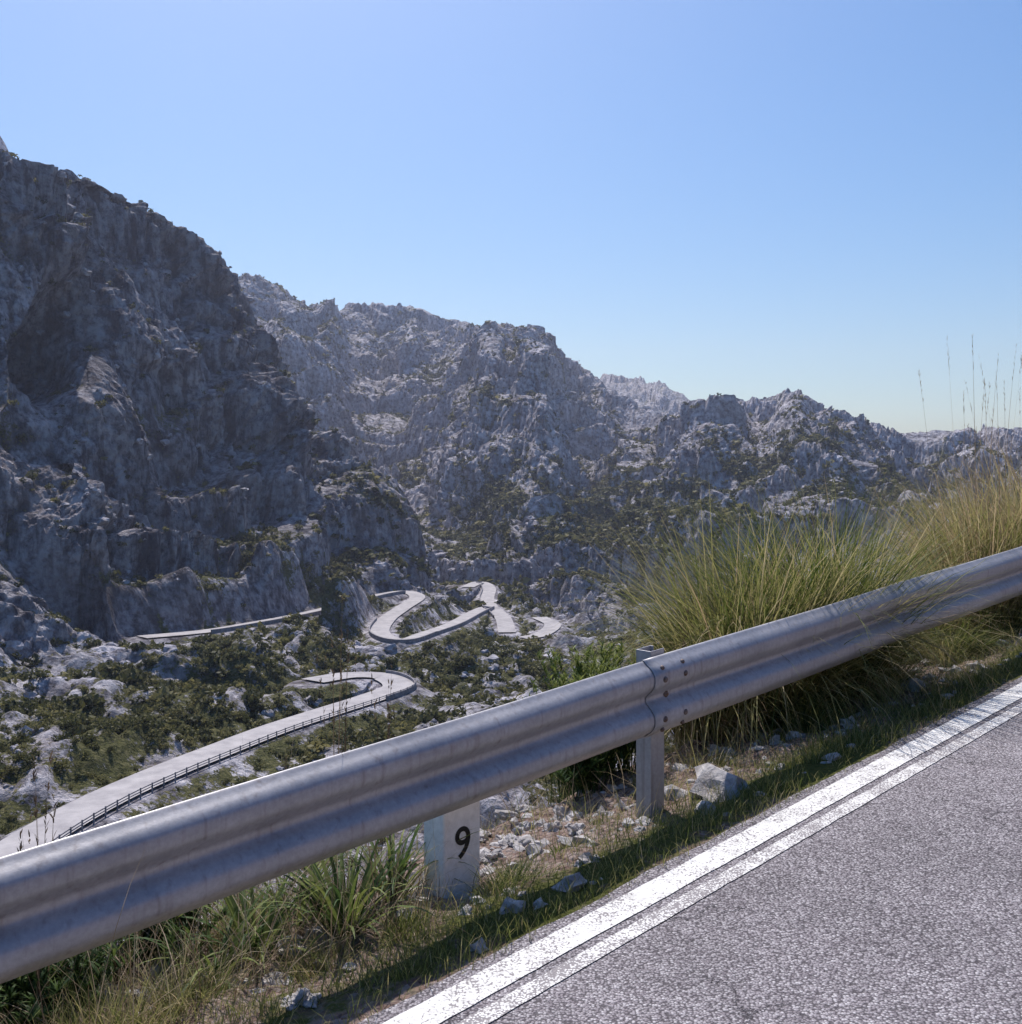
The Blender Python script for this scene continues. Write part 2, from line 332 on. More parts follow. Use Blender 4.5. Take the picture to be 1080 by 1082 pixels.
for i,(R,w) in enumerate(zip(Rs,W2)):
    _,_,v_,f_=strip('r',R,w,None,[.0,.0,-.05,.0][i]); mk_mesh('mountain_road',v_,f_[:,::-1],M_ROAD,smooth=True)
def wall(name,R,w,side_,h0,h1,mat,th=.35):
    Lp,Rp,_,_=strip('x',R,w,None); A=Rp if side_>0 else Lp
    t=np.gradient(R[:,:2],axis=0); t/=np.linalg.norm(t,axis=1)[:,None]+1e-9; n=np.stack([t[:,1],-t[:,0]],-1)*side_
    a=A.copy(); b=A.copy(); b[:,:2]+=n*th; k=len(a)
    V4=np.vstack([a+[0,0,h1],b+[0,0,h1],b+[0,0,h0],a+[0,0,h0]])
    Fs=[]
    for q in range(4):
        q2=(q+1)%4; Fs.append(np.stack([np.arange(k-1)+q*k,np.arange(1,k)+q*k,np.arange(1,k)+q2*k,np.arange(k-1)+q2*k],-1))
    return mk_mesh(name,V4,np.vstack(Fs),mat)
def seg(R,a,b): return R[int(a*14):int(b*14)+1]
wall('retaining_wall',seg(R2,9,12),2.5,1,-4.5,.7,M_WALL)
wall('retaining_wall',seg(R2,1,6),2.5,1,-3,.6,M_WALL)
wall('retaining_wall',seg(R1,9,11.2),2.9,1,-3,.5,M_WALL)
wall('retaining_wall',seg(R2,12,16),2.5,1,-3,.6,M_WALL)
wall('retaining_wall',seg(R3,0,3),2.4,-1,-2,.6,M_WALL)
def barrier(R,w,side_):
    Lp,Rp,_,_=strip('x',R,w+.25,None); A=Rp if side_>0 else Lp
    d=np.r_[0,np.cumsum(np.linalg.norm(np.diff(A,axis=0),axis=1))]
    V_=[];F_=[]
    def box(c,hx,hy,z0,z1):
        k=len(V_)
        for zz in (z0,z1):
            for sx,sy in ((-1,-1),(1,-1),(1,1),(-1,1)): V_.append((c[0]+sx*hx,c[1]+sy*hy,c[2]+zz))
        F_.extend([(k,k+3,k+2,k+1),(k+4,k+5,k+6,k+7)]+[(k+i,k+(i+1)%4,k+4+(i+1)%4,k+4+i) for i in range(4)])
    for x in np.arange(0,d[-1],2.4):
        c=[np.interp(x,d,A[:,q]) for q in range(3)]; box(c,.07,.07,-1.6,.80)
    for z0,z1 in ((.60,.72),(.30,.40)):
        for i in range(len(A)-1):
            k=len(V_); p,q=A[i],A[i+1]
            for pt in (p,q):
                for o in (-.05,.05):
                    for zz in (z0,z1): V_.append((pt[0]+o,pt[1]+o,pt[2]+zz))
            F_.extend([(k,k+1,k+5,k+4),(k+2,k+6,k+7,k+3),(k+1,k+3,k+7,k+5),(k,k+4,k+6,k+2)])
    mk_mesh('roadside_barrier',V_,F_,M_WALL)
barrier(seg(R1,1,10.3),2.9,1)
# ---------------------------------------------------------------- shrubs & boulders over terrain
def leafcloud(n,rs,flat=.8,size=.3,clumps=6):
    c=rng.normal(size=(clumps,3)); c/=np.linalg.norm(c,axis=1)[:,None]; c[:,2]=np.abs(c[:,2])*flat; c*=rng.uniform(.3,.75,(clumps,1))
    k=rng.integers(0,clumps,n); d=rng.normal(size=(n,3)); d/=np.linalg.norm(d,axis=1)[:,None]
    p=c[k]+d*rng.uniform(.22,.42,(n,1)); p[:,2]=np.maximum(p[:,2],-.15)
    a=rng.normal(size=(n,3)); a/=np.linalg.norm(a,axis=1)[:,None]; b=np.cross(a,rng.normal(size=(n,3))); b/=np.linalg.norm(b,axis=1)[:,None]
    s=size*rng.uniform(.6,1.3,(n,1))
    Vv=np.stack([p-a*s,p+b*s*.6,p+a*s,p-b*s*.6],1)
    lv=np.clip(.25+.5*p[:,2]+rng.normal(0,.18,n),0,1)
    return Vv,lv
def scatter(protos,pos,sc,name,mat,shade):
    VV=[];vv=[]
    for k,(pv,lv) in enumerate(protos):
        sel=np.arange(len(pos))%len(protos)==k
        p=pos[sel]; s=sc[sel]; a=rng.uniform(0,6.28,len(p)); ca,sa=np.cos(a),np.sin(a)
        q=pv.reshape(-1,3)
        x=ca[:,None]*q[:,0]-sa[:,None]*q[:,1]; y=sa[:,None]*q[:,0]+ca[:,None]*q[:,1]; z=np.broadcast_to(q[:,2],x.shape)
        v=np.stack([x,y,z],-1)*s[:,None,None]+p[:,None,:]
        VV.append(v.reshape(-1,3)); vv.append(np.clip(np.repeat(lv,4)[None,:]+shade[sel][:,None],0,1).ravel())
    Vv=np.vstack(VV); Fc=np.arange(len(Vv)).reshape(-1,4)
    return mk_mesh(name,Vv,Fc,mat,{'v':np.concatenate(vv)})
inview=(PX>-200)&(PX<1280)&(best>1.6)
dA=np.abs(np.gradient(XX,axis=1)*np.gradient(YY,axis=0))
def pick(mask,wt,n):
    w_=(wt*dA*mask).ravel(); w_/=w_.sum(); i=rng.choice(len(w_),n,p=w_,replace=True)
    p=V.reshape(-1,3)[i]+np.c_[rng.normal(0,.5,(n,2)),np.zeros(n)]; return p,i
vw=sst(.25,.65,veg)+.09
nearP=[leafcloud(240,1,size=.12,clumps=9) for _ in range(4)]
midP=[leafcloud(64,1,size=.22,clumps=6) for _ in range(4)]
farP=[leafcloud(18,1,size=.38,clumps=4) for _ in range(4)]
def sp(n,k,base): return rng.gamma(3,k,n)+base
def near_road_scale(i): return np.clip(.35+best.ravel()[i]/12,.35,1)
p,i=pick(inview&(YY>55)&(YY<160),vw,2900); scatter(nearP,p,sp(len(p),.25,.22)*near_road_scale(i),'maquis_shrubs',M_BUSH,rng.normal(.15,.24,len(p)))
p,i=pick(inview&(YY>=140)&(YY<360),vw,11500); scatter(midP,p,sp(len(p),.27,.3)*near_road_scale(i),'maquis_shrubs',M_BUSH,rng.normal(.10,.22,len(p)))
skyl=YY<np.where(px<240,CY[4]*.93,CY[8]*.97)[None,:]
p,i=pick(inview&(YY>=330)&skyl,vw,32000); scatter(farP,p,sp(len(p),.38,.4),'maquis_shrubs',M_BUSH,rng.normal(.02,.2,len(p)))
import bmesh
def ico(s):
    bm=bmesh.new(); bmesh.ops.create_icosphere(bm,subdivisions=s,radius=1); a=np.array([v.co[:] for v in bm.verts]); b=np.array([[v.index for v in f.verts] for f in bm.faces]); bm.free(); return a,b
I2=ico(2); I4=ico(4)
def rocks(name,pos,sc,mat,rough=.35,flat=.7,parent=None,I=I2):
    iv,ifc=I
    n=len(pos); base=np.broadcast_to(iv,(n,)+iv.shape); off=rng.uniform(0,200,(n,1,3))
    d=1+rough*1.6*noise(base*1.3+off)+rough*.8*np.abs(noise(base*2.8+off))
    if len(iv)>200: d=d-rough*.55*np.abs(noise(base*5+off))-rough*.25*np.abs(noise(base*11+off))
    v=base*d[...,None]*rng.uniform(.7,1.3,(n,1,3))*np.array([1,1,flat])
    a=rng.uniform(0,6.28,n); ca,sa=np.cos(a)[:,None],np.sin(a)[:,None]
    x=v[...,0]*ca-v[...,1]*sa; y=v[...,0]*sa+v[...,1]*ca
    v=np.stack([x,y,v[...,2]],-1)*sc[:,None,None]+pos[:,None,:]
    Fc=(ifc[None]+np.arange(n)[:,None,None]*len(iv)).reshape(-1,3)
    return mk_mesh(name,v.reshape(-1,3),Fc,mat,parent=parent)
cl=sst(-.05,.25,fbm(P/16+120,3))+.03
p,i=pick(inview&(YY>60)&(YY<450)&(best>6),cl,3000); rocks('boulders',p,np.minimum(rng.gamma(1.6,.36,len(p))*(.3+p[:,1]/480)+.12,1.8),M_BOUL,rough=.55)
# ---------------------------------------------------------------- foreground ground sheet
tt=np.arange(-7,16,.03); ss=np.concatenate([np.arange(-3.4,.62,.028)])
TT,SS=np.meshgrid(tt,ss,indexing='ij')
pg=W(TT,SS,gs(SS)); edge=sst(.5,.36,SS)
rel=(fbm(pg*2.2,4)*.10+np.abs(noise(pg*7))*.04+np.abs(noise(pg*17+3))*.015)*edge*(.35+.65*sst(.35,-.4,SS))
pg[...,2]+=rel
vg=.18+.6*np.exp(-((SS-.28)/.24)**2)+fbm(pg*1.1+5,3)*.6
k=np.arange(TT.size).reshape(TT.shape); Fg=np.stack([k[:-1,:-1],k[:-1,1:],k[1:,1:],k[1:,:-1]],-1).reshape(-1,4)
mk_mesh('roadside_ground',pg.reshape(-1,3),Fg[:,::-1],M_G,{'veg':vg.ravel()},smooth=False)
def gz(t,s):
    t=np.atleast_1d(np.asarray(t,float)); s=np.atleast_1d(np.asarray(s,float)); p=W(t,s,gs(s))
    a=np.clip(((t+7)/.03).astype(int),0,len(tt)-1); b=np.clip(((s+3.4)/.028).astype(int),0,len(ss)-1)
    inside=(s>-3.4)&(s<.62); p[:,2]=np.where(inside,pg[a,b,2],p[:,2]); return p
ta=np.arange(-12,40,.05); ea=.47+.035*fbm(np.stack([ta*2.5,0*ta,0*ta],-1),4)
sa_=np.array([0,.02,.2,.5,1.5,3,5.5,6.6])
va=np.concatenate([W(ta,ea+x,(-.03 if q==0 else .006)) for q,x in enumerate(sa_)])
n_=len(ta); fa=[]
for q in range(len(sa_)-1): fa.append(np.stack([np.arange(n_-1)+q*n_,np.arange(n_-1)+(q+1)*n_,np.arange(1,n_)+(q+1)*n_,np.arange(1,n_)+q*n_],-1))
mk_mesh('road',va,np.vstack(fa),M_A)
tb=np.linspace(-15,60,80); sb=np.array([7.0,7.4,8.5,11,16,25]); hb=np.array([-.05,.1,1.2,3.5,7,12])
vb=np.concatenate([W(tb,np.full_like(tb,a),b)+np.c_[np.zeros((80,2)),fbm(W(tb,np.full_like(tb,a))/3,3)*.4*(a>7.4)] for a,b in zip(sb,hb)])
fb=np.vstack([np.stack([np.arange(79)+q*80,np.arange(79)+(q+1)*80,np.arange(1,80)+(q+1)*80,np.arange(1,80)+q*80],-1) for q in range(5)])
mk_mesh('hillside_bank',vb,fb,M_G,{'veg':np.full(len(vb),.1)},smooth=True)
def line(name,s0,s1,wear,h=.010,t0=-12,t1=40):
    t_=np.arange(t0,t1,.05); e=.006*fbm(np.stack([t_*9,0*t_,0*t_+s0],-1),3)
    a=W(t_,s0+e,h); b=W(t_,s1-e,h); n=len(t_); V_=np.vstack([a,b]); Fc=np.stack([np.arange(n-1),np.arange(n-1)+n,np.arange(1,n)+n,np.arange(1,n)],-1)
    mk_mesh(name,V_,Fc,M_P,{'v':np.full(len(V_),wear)})
line('road_edge_line',.555,.695,.03); line('road_edge_line',.737,.815,.15); line('road_edge_line',6.1,6.22,.0)
# ---------------------------------------------------------------- guardrail
gr=empty('guardrail')
BT=.722; VS=1.13
prof=[(-.040,0),(-.034,.006),(-.012,-.012),(.020,-.030),(.038,-.050),(.043,-.066),(.043,-.090),(.036,-.108),(.014,-.130),(-.012,-.148),(-.020,-.160),(-.020,-.175),(-.012,-.187),(.014,-.205),(.036,-.227),(.043,-.245),(.043,-.269),(.038,-.285),(.020,-.305),(-.012,-.323),(-.034,-.341),(-.040,-.335)]
prof=np.array(prof)*np.array([1,VS])
def smoothprof(p,n=3):
    for _ in range(n-1):
        q=[p[0]]
        for a,b in zip(p[:-1],p[1:]): q+= [a*.75+b*.25,a*.25+b*.75]
        q.append(p[-1]); p=np.array(q)
    return p
pr=smoothprof(prof,3)
def beam(name,t0,t1,o=0.0,th=.004):
    tl=np.linspace(t0,t1,56); k=len(pr); Vv=[]
    dn=np.gradient(pr,axis=0); dn/=np.linalg.norm(dn,axis=1)[:,None]; nn=np.stack([-dn[:,1],dn[:,0]],-1)
    if nn[:, 0].mean()<0: nn=-nn
    for layer in (0,1):
        for t in tl:
            q=pr+nn*(o-layer*th); wb=.004*math.sin(t*1.7)+.002*math.sin(t*4.1)
            Vv.append(W(np.full(k,t),q[:,0]+wb,BT+q[:,1]+.003*math.sin(t*2.3+1)))
    Vv=np.vstack(Vv); m_=len(tl); Fc=[]
    def id(l,i,j): return l*m_*k+i*k+j
    for i in range(m_-1):
        for j in range(k-1):
            Fc.append((id(0,i,j),id(0,i,j+1),id(0,i+1,j+1),id(0,i+1,j))); Fc.append((id(1,i,j),id(1,i+1,j),id(1,i+1,j+1),id(1,i,j+1)))
        for j in (0,k-1): Fc.append((id(0,i,j),id(0,i+1,j),id(1,i+1,j),id(1,i,j)))
    for i in (0,m_-1):
        for j in range(k-1): Fc.append((id(0,i,j),id(1,i,j),id(1,i,j+1),id(0,i,j+1)))
    return mk_mesh(name,Vv,np.array(Fc),M_S,smooth=True,parent=gr)
posts=[-10.4,-5.2,0.0,5.3,10.6,15.9]
for i in range(len(posts)-1):
    beam('beam_%d'%i,posts[i]-.03,posts[i+1]+.29,0.0 if i%2 else .0066)
def poly_prism(name,pts,t,h0,h1,mat,parent):
    k=len(pts); V_=[]
    for h in (h0,h1):
        for a,b in pts: V_.append(W(t+a,b,h).tolist())
    F_=[tuple(range(k))[::-1],tuple(range(k,2*k))]+[(i,(i+1)%k,(i+1)%k+k,i+k) for i in range(k)]
    o=mk_mesh(name,V_,F_,mat,parent=parent); b=o.modifiers.new('b','BEVEL'); b.width=.002; b.segments=2; return o
for i,t in enumerate(posts):
    C=[(-.055,-.06),(.055,-.06),(.055,-.066),(-.049,-.066),(-.049,-.154),(.055,-.154),(.055,-.135),(.060,-.135),(.060,-.160),(-.055,-.160)]
    poly_prism('post_%d'%i,C,t+.12,-.5,BT+.035,M_S,gr)
    sp_=[(-.05,-.058),(.05,-.058),(.05,-.031),(-.05,-.031)]
    poly_prism('spacer_%d'%i,sp_,t+.12,BT-.33,BT-.03,M_S,gr)
    V_=[];F_=[]
    def bolt(tc,zc,r,sc_,hgt):
        k=len(V_); n=12
        for lay,(rr,hh_) in enumerate(((r,0),(r*.95,hgt*.5),(r*.55,hgt))):
            for q in range(n):
                an=q/n*6.283; V_.append(W(t+tc+rr*math.cos(an),sc_+hh_,BT+zc+rr*math.sin(an)).tolist())
        V_.append(W(t+tc,sc_+hgt*1.1,BT+zc).tolist())
        for lay in range(2):
            for q in range(n): F_.append((k+lay*n+q,k+lay*n+(q+1)%n,k+(lay+1)*n+(q+1)%n,k+(lay+1)*n+q))
        for q in range(n): F_.append((k+2*n+q,k+2*n+(q+1)%n,k+3*n))
    for a in (.045,.21):
        for zc in (-.078,-.257): bolt(a,zc*VS,.016,.049,.012)
        for zc in (-.028,-.306): bolt(a,zc*VS,.013,.027,.014)
    bolt(.125,-.167*VS,.018,-.013,.014)
    mk_mesh('bolts_%d'%i,V_,F_,M_RUST,smooth=True,parent=gr)
# ---------------------------------------------------------------- milestone
ms=empty('kilometre_stone')
cx,cyy=-.218,4.605; s_f,t_c=st(cx,cyy)
wd,dp=.218,.15; zb,zt=-2.05,-1.45
prf=[(-wd/2,zb),(wd/2,zb)]
for q in np.linspace(0,1,9):
    an=q*math.pi; prf.append((wd/2*math.cos(an),zt-.05+.05*math.sin(an)))
Vm=[]; nb=len(prf)
for sd in (0,-dp):
    for a,z in prf:
        p_=W(t_c+a,s_f+sd); Vm.append((p_[0],p_[1],z))
Fm=[tuple(range(nb)),tuple(range(nb,2*nb))[::-1]]+[(i,i+nb,(i+1)%nb+nb,(i+1)%nb) for i in range(nb)]
body=mk_mesh('body',Vm,Fm,M_STONE,parent=ms); bv=body.modifiers.new('b','BEVEL'); bv.width=.012; bv.segments=3; bv.limit_method='ANGLE'
cu=bpy.data.curves.new('numeral','FONT'); cu.body='9'; cu.size=.20; cu.align_x='CENTER'; cu.align_y='CENTER'; cu.extrude=.0012; cu.offset=.0015
to=bpy.data.objects.new('tmp',cu); S.collection.objects.link(to)
bpy.context.view_layer.update()
me=bpy.data.meshes.new_from_object(to.evaluated_get(bpy.context.evaluated_depsgraph_get())); bpy.data.objects.remove(to)
no=bpy.data.objects.new('numeral_9',me); S.collection.objects.link(no); me.materials.clear(); me.materials.append(M_BLACK)
pc=W(t_c,s_f+.0015)
no.matrix_world=Matrix(((D[0],0,Nn[0],pc[0]),(D[1],0,Nn[1],pc[1]),(0,1,0,-1.675),(0,0,0,1)))
no.parent=ms
# ---------------------------------------------------------------- blades
def blades(base,Ln,az,th0,th1,wd,seg=6,p=1.3,twist=None):
    n=len(base); fs=np.linspace(0,1,seg+1); pos=np.zeros((n,seg+1,3)); pos[:,0]=base
    dirx=np.stack([np.cos(az),np.sin(az),0*az],-1)
    for k in range(seg):
        th=th0+(th1-th0)*((k+.5)/seg)**p
        pos[:,k+1]=pos[:,k]+(Ln/seg)[:,None]*(dirx*np.sin(th)[:,None]+np.array([0,0,1])*np.cos(th)[:,None])
    sd=np.stack([-np.sin(az),np.cos(az),0*az],-1)
    if twist is None: twist=rng.normal(0,.6,n)
    sd=sd*np.cos(twist)[:,None]+dirx*np.sin(twist)[:,None]
    wf=np.clip(np.minimum(.5+fs*2.0,1)*(1-fs**2.2)+.04,0,1)
    a=pos-sd[:,None]*wd[:,None,None]*wf[None,:,None]*.5; b=pos+sd[:,None]*wd[:,None,None]*wf[None,:,None]*.5
    Vv=np.stack([a,b],2).reshape(n,-1,3); k=np.arange(seg)*2
    Fc=np.stack([k,k+1,k+3,k+2],-1); Fc=(Fc[None]+np.arange(n)[:,None,None]*(2*(seg+1))).reshape(-1,4)
    return Vv.reshape(-1,3),Fc,2*(seg+1)
def bl_obj(name,parts,mat):
    VV=[];FF=[];vv=[];o=0
    for (v,f,c),val_ in parts:
        VV.append(v);FF.append(f+o);o+=len(v);vv.append(np.repeat(val_,c))
    return mk_mesh(name,np.vstack(VV),np.vstack(FF),mat,{'v':np.clip(np.concatenate(vv),0,1)})
def tussock(name,t,s,n,R,Lm,mat=M_GRASS,vm=.5,vs=.25,w=.006,bend=1.0):
    r=R*np.sqrt(rng.uniform(0,1,n))*.45; a=rng.uniform(0,6.283,n)
    c=gz(t,s)[0]; base=np.c_[c[0]+r*np.cos(a),c[1]+r*np.sin(a),np.full(n,c[2]-.06)]
    nl=max(8,n//70); la=rng.uniform(0,6.283,nl); li=rng.integers(0,nl,n); lt=rng.gamma(2.6,.42*bend,nl); lb=rng.normal(0,.18,nl)
    lk=rng.uniform(0,1,n)<.75
    az=np.where(lk,la[li]+rng.normal(0,.2,n),a+rng.normal(0,.5,n)); Ln=Lm*rng.uniform(.45,1.12,n)
    th0=rng.uniform(0,.35,n)+r/R*.4; th1=th0+np.where(lk,lt[li]*rng.uniform(.8,1.2,n),rng.gamma(2.6,.42*bend,n))
    return bl_obj(name,[(blades(base,Ln,az,th0,th1,w*rng.uniform(.5,1.4,n),8),np.clip(rng.normal(vm,vs*.7,n)+np.where(lk,lb[li],0),0,1))],mat)
def TS(pxx_,Y):
    X=(pxx_-540)/F*Y; s,t=st(X,Y); return t,s
t_,s_=TS(795,7.4); tussock('grass_tussock',t_,s_,3400,.8,1.72,vm=.55,w=.010,bend=1.25)
t_,s_=TS(868,7.7); tussock('grass_tussock',t_,s_,3000,.72,1.78,vm=.36,w=.010,bend=1.1)
t_,s_=TS(752,7.2); tussock('grass_tussock',t_,s_,1500,.5,1.3,vm=.62,bend=1.4,w=.009)
t_,s_=TS(1040,9.7); tussock('grass_tussock',t_,s_,3300,1.0,1.62,vm=.80,bend=.9,w=.010)
t_,s_=TS(1105,10.4); tussock('grass_tussock',t_,s_,3300,1.0,1.95,vm=.82,bend=.9,w=.010)
t_,s_=TS(1075,9.9); tussock('grass_tussock',t_,s_,2200,.8,1.75,vm=.66,bend=.8,w=.010)
t_,s_=TS(965,9.2); tussock('grass_tussock',t_,s_,1500,.6,1.0,vm=.75,w=.009)
for a,Y in ((840,7.1),(920,7.7),(1000,8.6),(1050,9.2)):
    t_,s_=TS(a,Y); tussock('grass_tussock',t_,s_,1100,.5,.62,vm=.36,bend=1.3,w=.007)
n=30
tz,sz=TS(1055,9.6)
c=gz(tz+rng.normal(.2,.5,n),sz+rng.normal(0,.2,n))
stv=blades(c,rng.uniform(1.8,2.85,n),rng.uniform(0,6.28,n),rng.uniform(-.05,.08,n),rng.uniform(.05,.25,n),np.full(n,.007),8)
ctr=stv[0].reshape(n,9,2,3).mean(2); m_=600; si=rng.integers(0,n,m_)
hv=blades(ctr[si,8]-(ctr[si,8]-ctr[si,7])*rng.uniform(0,1,(m_,1)),rng.uniform(.02,.05,m_),rng.uniform(0,6.28,m_),rng.uniform(.1,.4,m_),rng.uniform(.2,.7,m_),np.full(m_,.004),2)
bl_obj('grass_stalks',[(stv,rng.uniform(.4,.9,n)),(hv,rng.uniform(.4,1,m_))],M_DRY)
n=4; tz,sz=TS(873,7.4); c=gz(np.full(n,tz),sz+rng.normal(0,.1,n))
bl_obj('grass_stalks',[(blades(c,rng.uniform(1.5,1.8,n),rng.uniform(0,6.28,n),rng.uniform(-.05,.08,n),rng.uniform(.05,.25,n),np.full(n,.006),8),rng.uniform(.2,.6,n))],M_DRY)
n=46000; t1=rng.uniform(-4,12,n); s1=.25+rng.normal(0,.17,n); keep=(s1<.53)&(fbm(np.stack([t1*1.6,s1*3,0*t1],-1),3)+.14>rng.uniform(-.25,.25,n)); t1=t1[keep];s1=s1[keep]; n=len(t1)
b_=gz(t1,s1); b_[:,2]-=.005
bl_obj('verge_grass',[(blades(b_,rng.gamma(3,.018,n)+.015,rng.uniform(0,6.28,n),rng.uniform(0,.5,n),rng.uniform(.5,1.5,n),rng.uniform(.002,.0045,n),3),np.clip(rng.normal(.42,.18,n),0,1))],M_GRASS)
n=26000; t1=rng.uniform(-5,11,n); s1=rng.uniform(-2.6,.25,n); keep=fbm(np.stack([t1*1.3,s1*1.3,0*t1+4],-1),3)>rng.uniform(-.25,.3,n); t1=t1[keep];s1=s1[keep];n=len(t1)
bl_obj('dry_grass',[(blades(gz(t1,s1),rng.gamma(3,.045,n)+.03,rng.uniform(0,6.28,n),rng.uniform(0,.7,n),rng.uniform(.6,1.8,n),rng.uniform(.0015,.004,n),4),np.clip(rng.normal(.6,.25,n),0,1))],M_GRASS)
for (a,Y,nn_,R_,L_,vm_) in [(860,6.75,700,.25,.38,.3),(545,4.55,700,.26,.2,.3),(600,4.9,260,.16,.14,.35),(930,7.3,400,.25,.35,.6),(700,5.7,260,.2,.22,.6),(760,6.2,300,.2,.22,.45),(1000,8.3,500,.25,.4,.6),(430,4.2,500,.25,.22,.4),(340,4.0,600,.3,.2,.5),(200,3.7,600,.3,.3,.5),(120,3.5,600,.3,.35,.55),(60,3.4,500,.3,.35,.6),(250,4.6,500,.3,.4,.5),(640,5.25,250,.2,.15,.3),(830,6.5,350,.25,.18,.35)]:
    t_,s_=TS(a,Y); tussock('grass_tuft',t_,s_,nn_,R_,L_,vm=vm_,w=.004)
def rosette(a,Y,n,L_,w_=.020):
    t_,s_=TS(a,Y); c=gz(t_,s_)[0]; az=rng.uniform(0,6.28,n); th0=rng.uniform(.15,.7,n)
    base=np.c_[c[0]+.03*np.cos(az),c[1]+.03*np.sin(az),np.full(n,c[2]-.02)]
    bl_obj('asphodel_plant',[(blades(base,L_*rng.uniform(.6,1.15,n),az,th0,th0+rng.uniform(.5,1.7,n),np.full(n,w_)*rng.uniform(.7,1.2,n),8,1.5,rng.normal(0,.35,n)),rng.uniform(.3,.95,n))],M_LEAF)
rosette(365,4.3,70,.54,.024); rosette(270,4.2,50,.46,.022); rosette(415,4.65,50,.5); rosette(310,4.6,40,.5); rosette(230,4.0,30,.4)
n=5600; t1=rng.uniform(-4.6,-1.3,n); s1=rng.uniform(-2.3,.0,n)
bl_obj('dry_stems',[(blades(gz(t1,s1),rng.gamma(3,.09,n)+.1,rng.uniform(0,6.28,n),rng.uniform(0,1.2,n),rng.uniform(.3,1.9,n),rng.uniform(.002,.005,n),5),rng.uniform(0,1,n))],M_DRY)
n=1400; t1=rng.uniform(-.5,9,n); s1=rng.uniform(-1.4,-.25,n)
bl_obj('dry_stems',[(blades(gz(t1,s1),rng.gamma(3,.06,n)+.06,rng.uniform(0,6.28,n),rng.uniform(0,1.2,n),rng.uniform(.3,1.9,n),rng.uniform(.002,.004,n),5),rng.uniform(0,1,n))],M_DRY)
def bush(name,a,Y,hh,rr,n,mat,vm=.6,ns=60):
    t_,s_=TS(a,Y); c=gz(t_,s_)[0]
    az=rng.uniform(0,6.28,ns); L_=hh*rng.uniform(.65,1.05,ns); th0=rng.uniform(.0,.35,ns); th1=th0+rng.uniform(-.1,.5,ns)*rr/hh*2
    base=np.c_[c[0]+rng.normal(0,.06,ns),c[1]+rng.normal(0,.06,ns),np.full(ns,c[2]-.05)]
    v,f,k_=blades(base,L_,az,th0,th1,np.full(ns,.008),8)
    ctr=v.reshape(ns,9,2,3).mean(2)
    si=rng.integers(0,ns,n); ff=rng.uniform(.3,1,n)**.7*7.99; k0=ff.astype(int); fr=(ff-k0)[:,None]
    pb=ctr[si,k0]*(1-fr)+ctr[si,k0+1]*fr
    lv=blades(pb,rng.uniform(.04,.075,n),rng.uniform(0,6.28,n),rng.uniform(.2,1.0,n),rng.uniform(.8,1.6,n),rng.uniform(.008,.014,n),3)
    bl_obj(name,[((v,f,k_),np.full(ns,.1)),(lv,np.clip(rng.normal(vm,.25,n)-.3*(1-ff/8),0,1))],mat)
bush('green_bush',622,6.4,.96,.34,8000,M_LEAF,.95,110); bush('green_bush',655,6.3,.55,.4,2600,M_LEAF,.3); bush('green_bush',604,6.8,.95,.3,4500,M_LEAF,.8,80)
bush('green_bush',620,6.05,.42,.5,3000,M_LEAF,.35,80)
bush('green_bush',60,3.75,.45,.6,2600,M_LEAF,.3,70); bush('green_bush',180,4.3,.4,.5,2200,M_LEAF,.4,60)
bush('green_bush',5,3.7,.4,.6,2600,M_LEAF,.3,70); bush('green_bush',120,4.3,.35,.5,2200,M_LEAF,.4,60)
for a,Y,L_ in ((40,3.55,1.28),(50,3.6,1.15),(355,4.9,1.5),(362,5.0,1.3),(720,6.9,1.3),(300,4.6,.9),(410,5.0,1.3)):
    t_,s_=TS(a,Y); n=5; b_=gz(np.full(n,t_),np.full(n,s_))
    v=blades(b_,L_*rng.uniform(.6,1.0,n),rng.uniform(0,6.28,n),rng.uniform(-.03,.06,n),rng.uniform(.0,.25,n),np.full(n,.005),8)
    ctr=v[0].reshape(n,9,2,3).mean(2); m_=60; si=rng.integers(0,n,m_); kk=rng.integers(6,9,m_)
    hv=blades(ctr[si,kk]-np.c_[np.zeros((m_,2)),rng.uniform(0,.08,m_)],rng.uniform(.015,.04,m_),rng.uniform(0,6.28,m_),rng.uniform(.1,.5,m_),rng.uniform(.3,.9,m_),np.full(m_,.007),2)
    bl_obj('dry_stalk',[(v,rng.uniform(0,.4,n)),(hv,rng.uniform(0,.3,m_))],M_DRY)
n=900; t1=rng.uniform(-4.5,9,n); s1=-.35+rng.normal(0,.5,n); k=(s1<.4); t1=t1[k];s1=s1[k]
rocks('verge_stones',gz(t1,s1),rng.gamma(1.4,.012,len(t1))+.006,M_ROCK,rough=.6)
L0=[]
for a,Y,sz_ in ((318,3.62,.05),(545,5.2,.07),(600,5.7,.09),(560,5.5,.06),(640,5.6,.06),(520,5.0,.05),(585,5.35,.05),(760,6.6,.06),(800,6.9,.05),(230,4.1,.06),(120,3.6,.06),(470,4.9,.06),(575,5.0,.035),(610,5.2,.04),(530,5.5,.06),(550,5.8,.09)):
    t_,s_=TS(a,Y); q=gz(t_,s_)[0]; L0.append((q[0],q[1],q[2]-sz_*.15,sz_))
L0=np.array(L0); rocks('verge_rocks',L0[:,:3],L0[:,3],M_ROCK,rough=.6,I=I4)
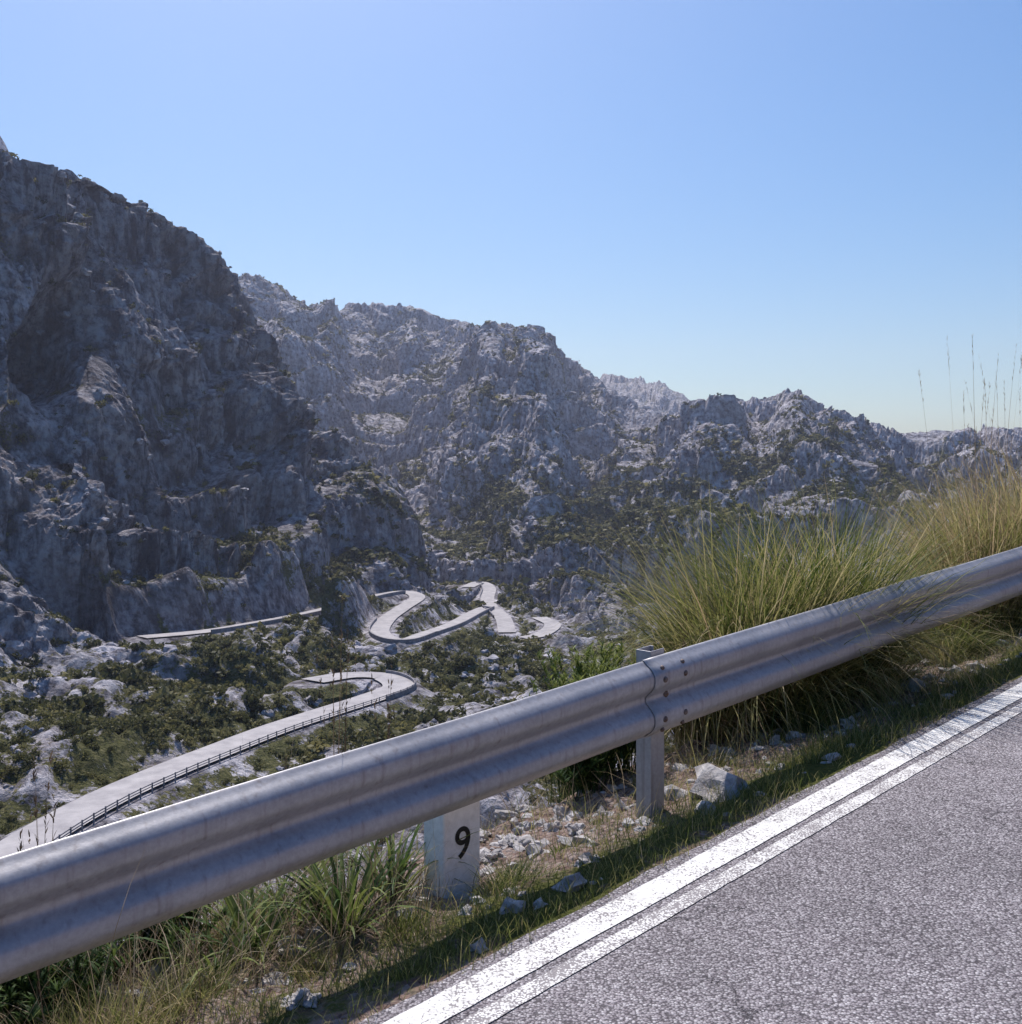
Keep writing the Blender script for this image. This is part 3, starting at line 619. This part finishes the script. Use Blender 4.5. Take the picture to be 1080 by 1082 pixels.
# ---------------------------------------------------------------- haze in the gorge air
hm,nt=new_mat('valley_haze'); vs_=nt.nodes.new('ShaderNodeVolumeScatter'); vs_.inputs['Color'].default_value=(.72,.76,1,1); vs_.inputs['Density'].default_value=.00021; vs_.inputs['Anisotropy'].default_value=.35
o_=nt.nodes.new('ShaderNodeOutputMaterial'); nt.links.new(vs_.outputs[0],o_.inputs['Volume'])
bx=[(x,y,z) for z in (-90,420) for x,y in ((-3500,60),(3500,60),(3500,3500),(-3500,3500))]
mk_mesh('haze',bx,[(0,3,2,1),(4,5,6,7),(0,1,5,4),(1,2,6,5),(2,3,7,6),(3,0,4,7)],hm)
# ---------------------------------------------------------------- light
AZ=math.radians(-17); EL=math.radians(57)
w=bpy.data.worlds.new('World'); S.world=w; w.use_nodes=True; nt=w.node_tree; nt.nodes.clear()
sk=nt.nodes.new('ShaderNodeTexSky'); sk.sky_type='NISHITA'; sk.sun_disc=False; sk.sun_elevation=EL; sk.sun_rotation=AZ; sk.altitude=400; sk.air_density=1.0; sk.dust_density=2.0; sk.ozone_density=4.5
hs=nt.nodes.new('ShaderNodeHueSaturation'); hs.inputs['Saturation'].default_value=1.36; nt.links.new(sk.outputs[0],hs.inputs['Color'])
bg=nt.nodes.new('ShaderNodeBackground'); bg.inputs[1].default_value=.138; ow=nt.nodes.new('ShaderNodeOutputWorld')
nt.links.new(hs.outputs[0],bg.inputs[0]); nt.links.new(bg.outputs[0],ow.inputs[0])
sl=bpy.data.lights.new('sun','SUN'); sl.energy=5.0; sl.angle=math.radians(.5); sl.color=(1,.95,.91)
so=bpy.data.objects.new('sun',sl); S.collection.objects.link(so)
sd=Vector((math.sin(AZ)*math.cos(EL),math.cos(AZ)*math.cos(EL),math.sin(EL))); so.rotation_euler=sd.to_track_quat('Z','Y').to_euler()
S.view_settings.view_transform='Standard'; S.view_settings.look='None'; S.view_settings.exposure=0
cam=bpy.data.cameras.new('camera'); co_=bpy.data.objects.new('camera',cam); S.collection.objects.link(co_)
co_.location=(0,0,0); co_.rotation_euler=(math.radians(90),0,0); cam.sensor_fit='HORIZONTAL'; cam.sensor_width=36; cam.lens=36; cam.shift_y=-42/1080; cam.clip_start=.05; cam.clip_end=8000
S.camera=co_
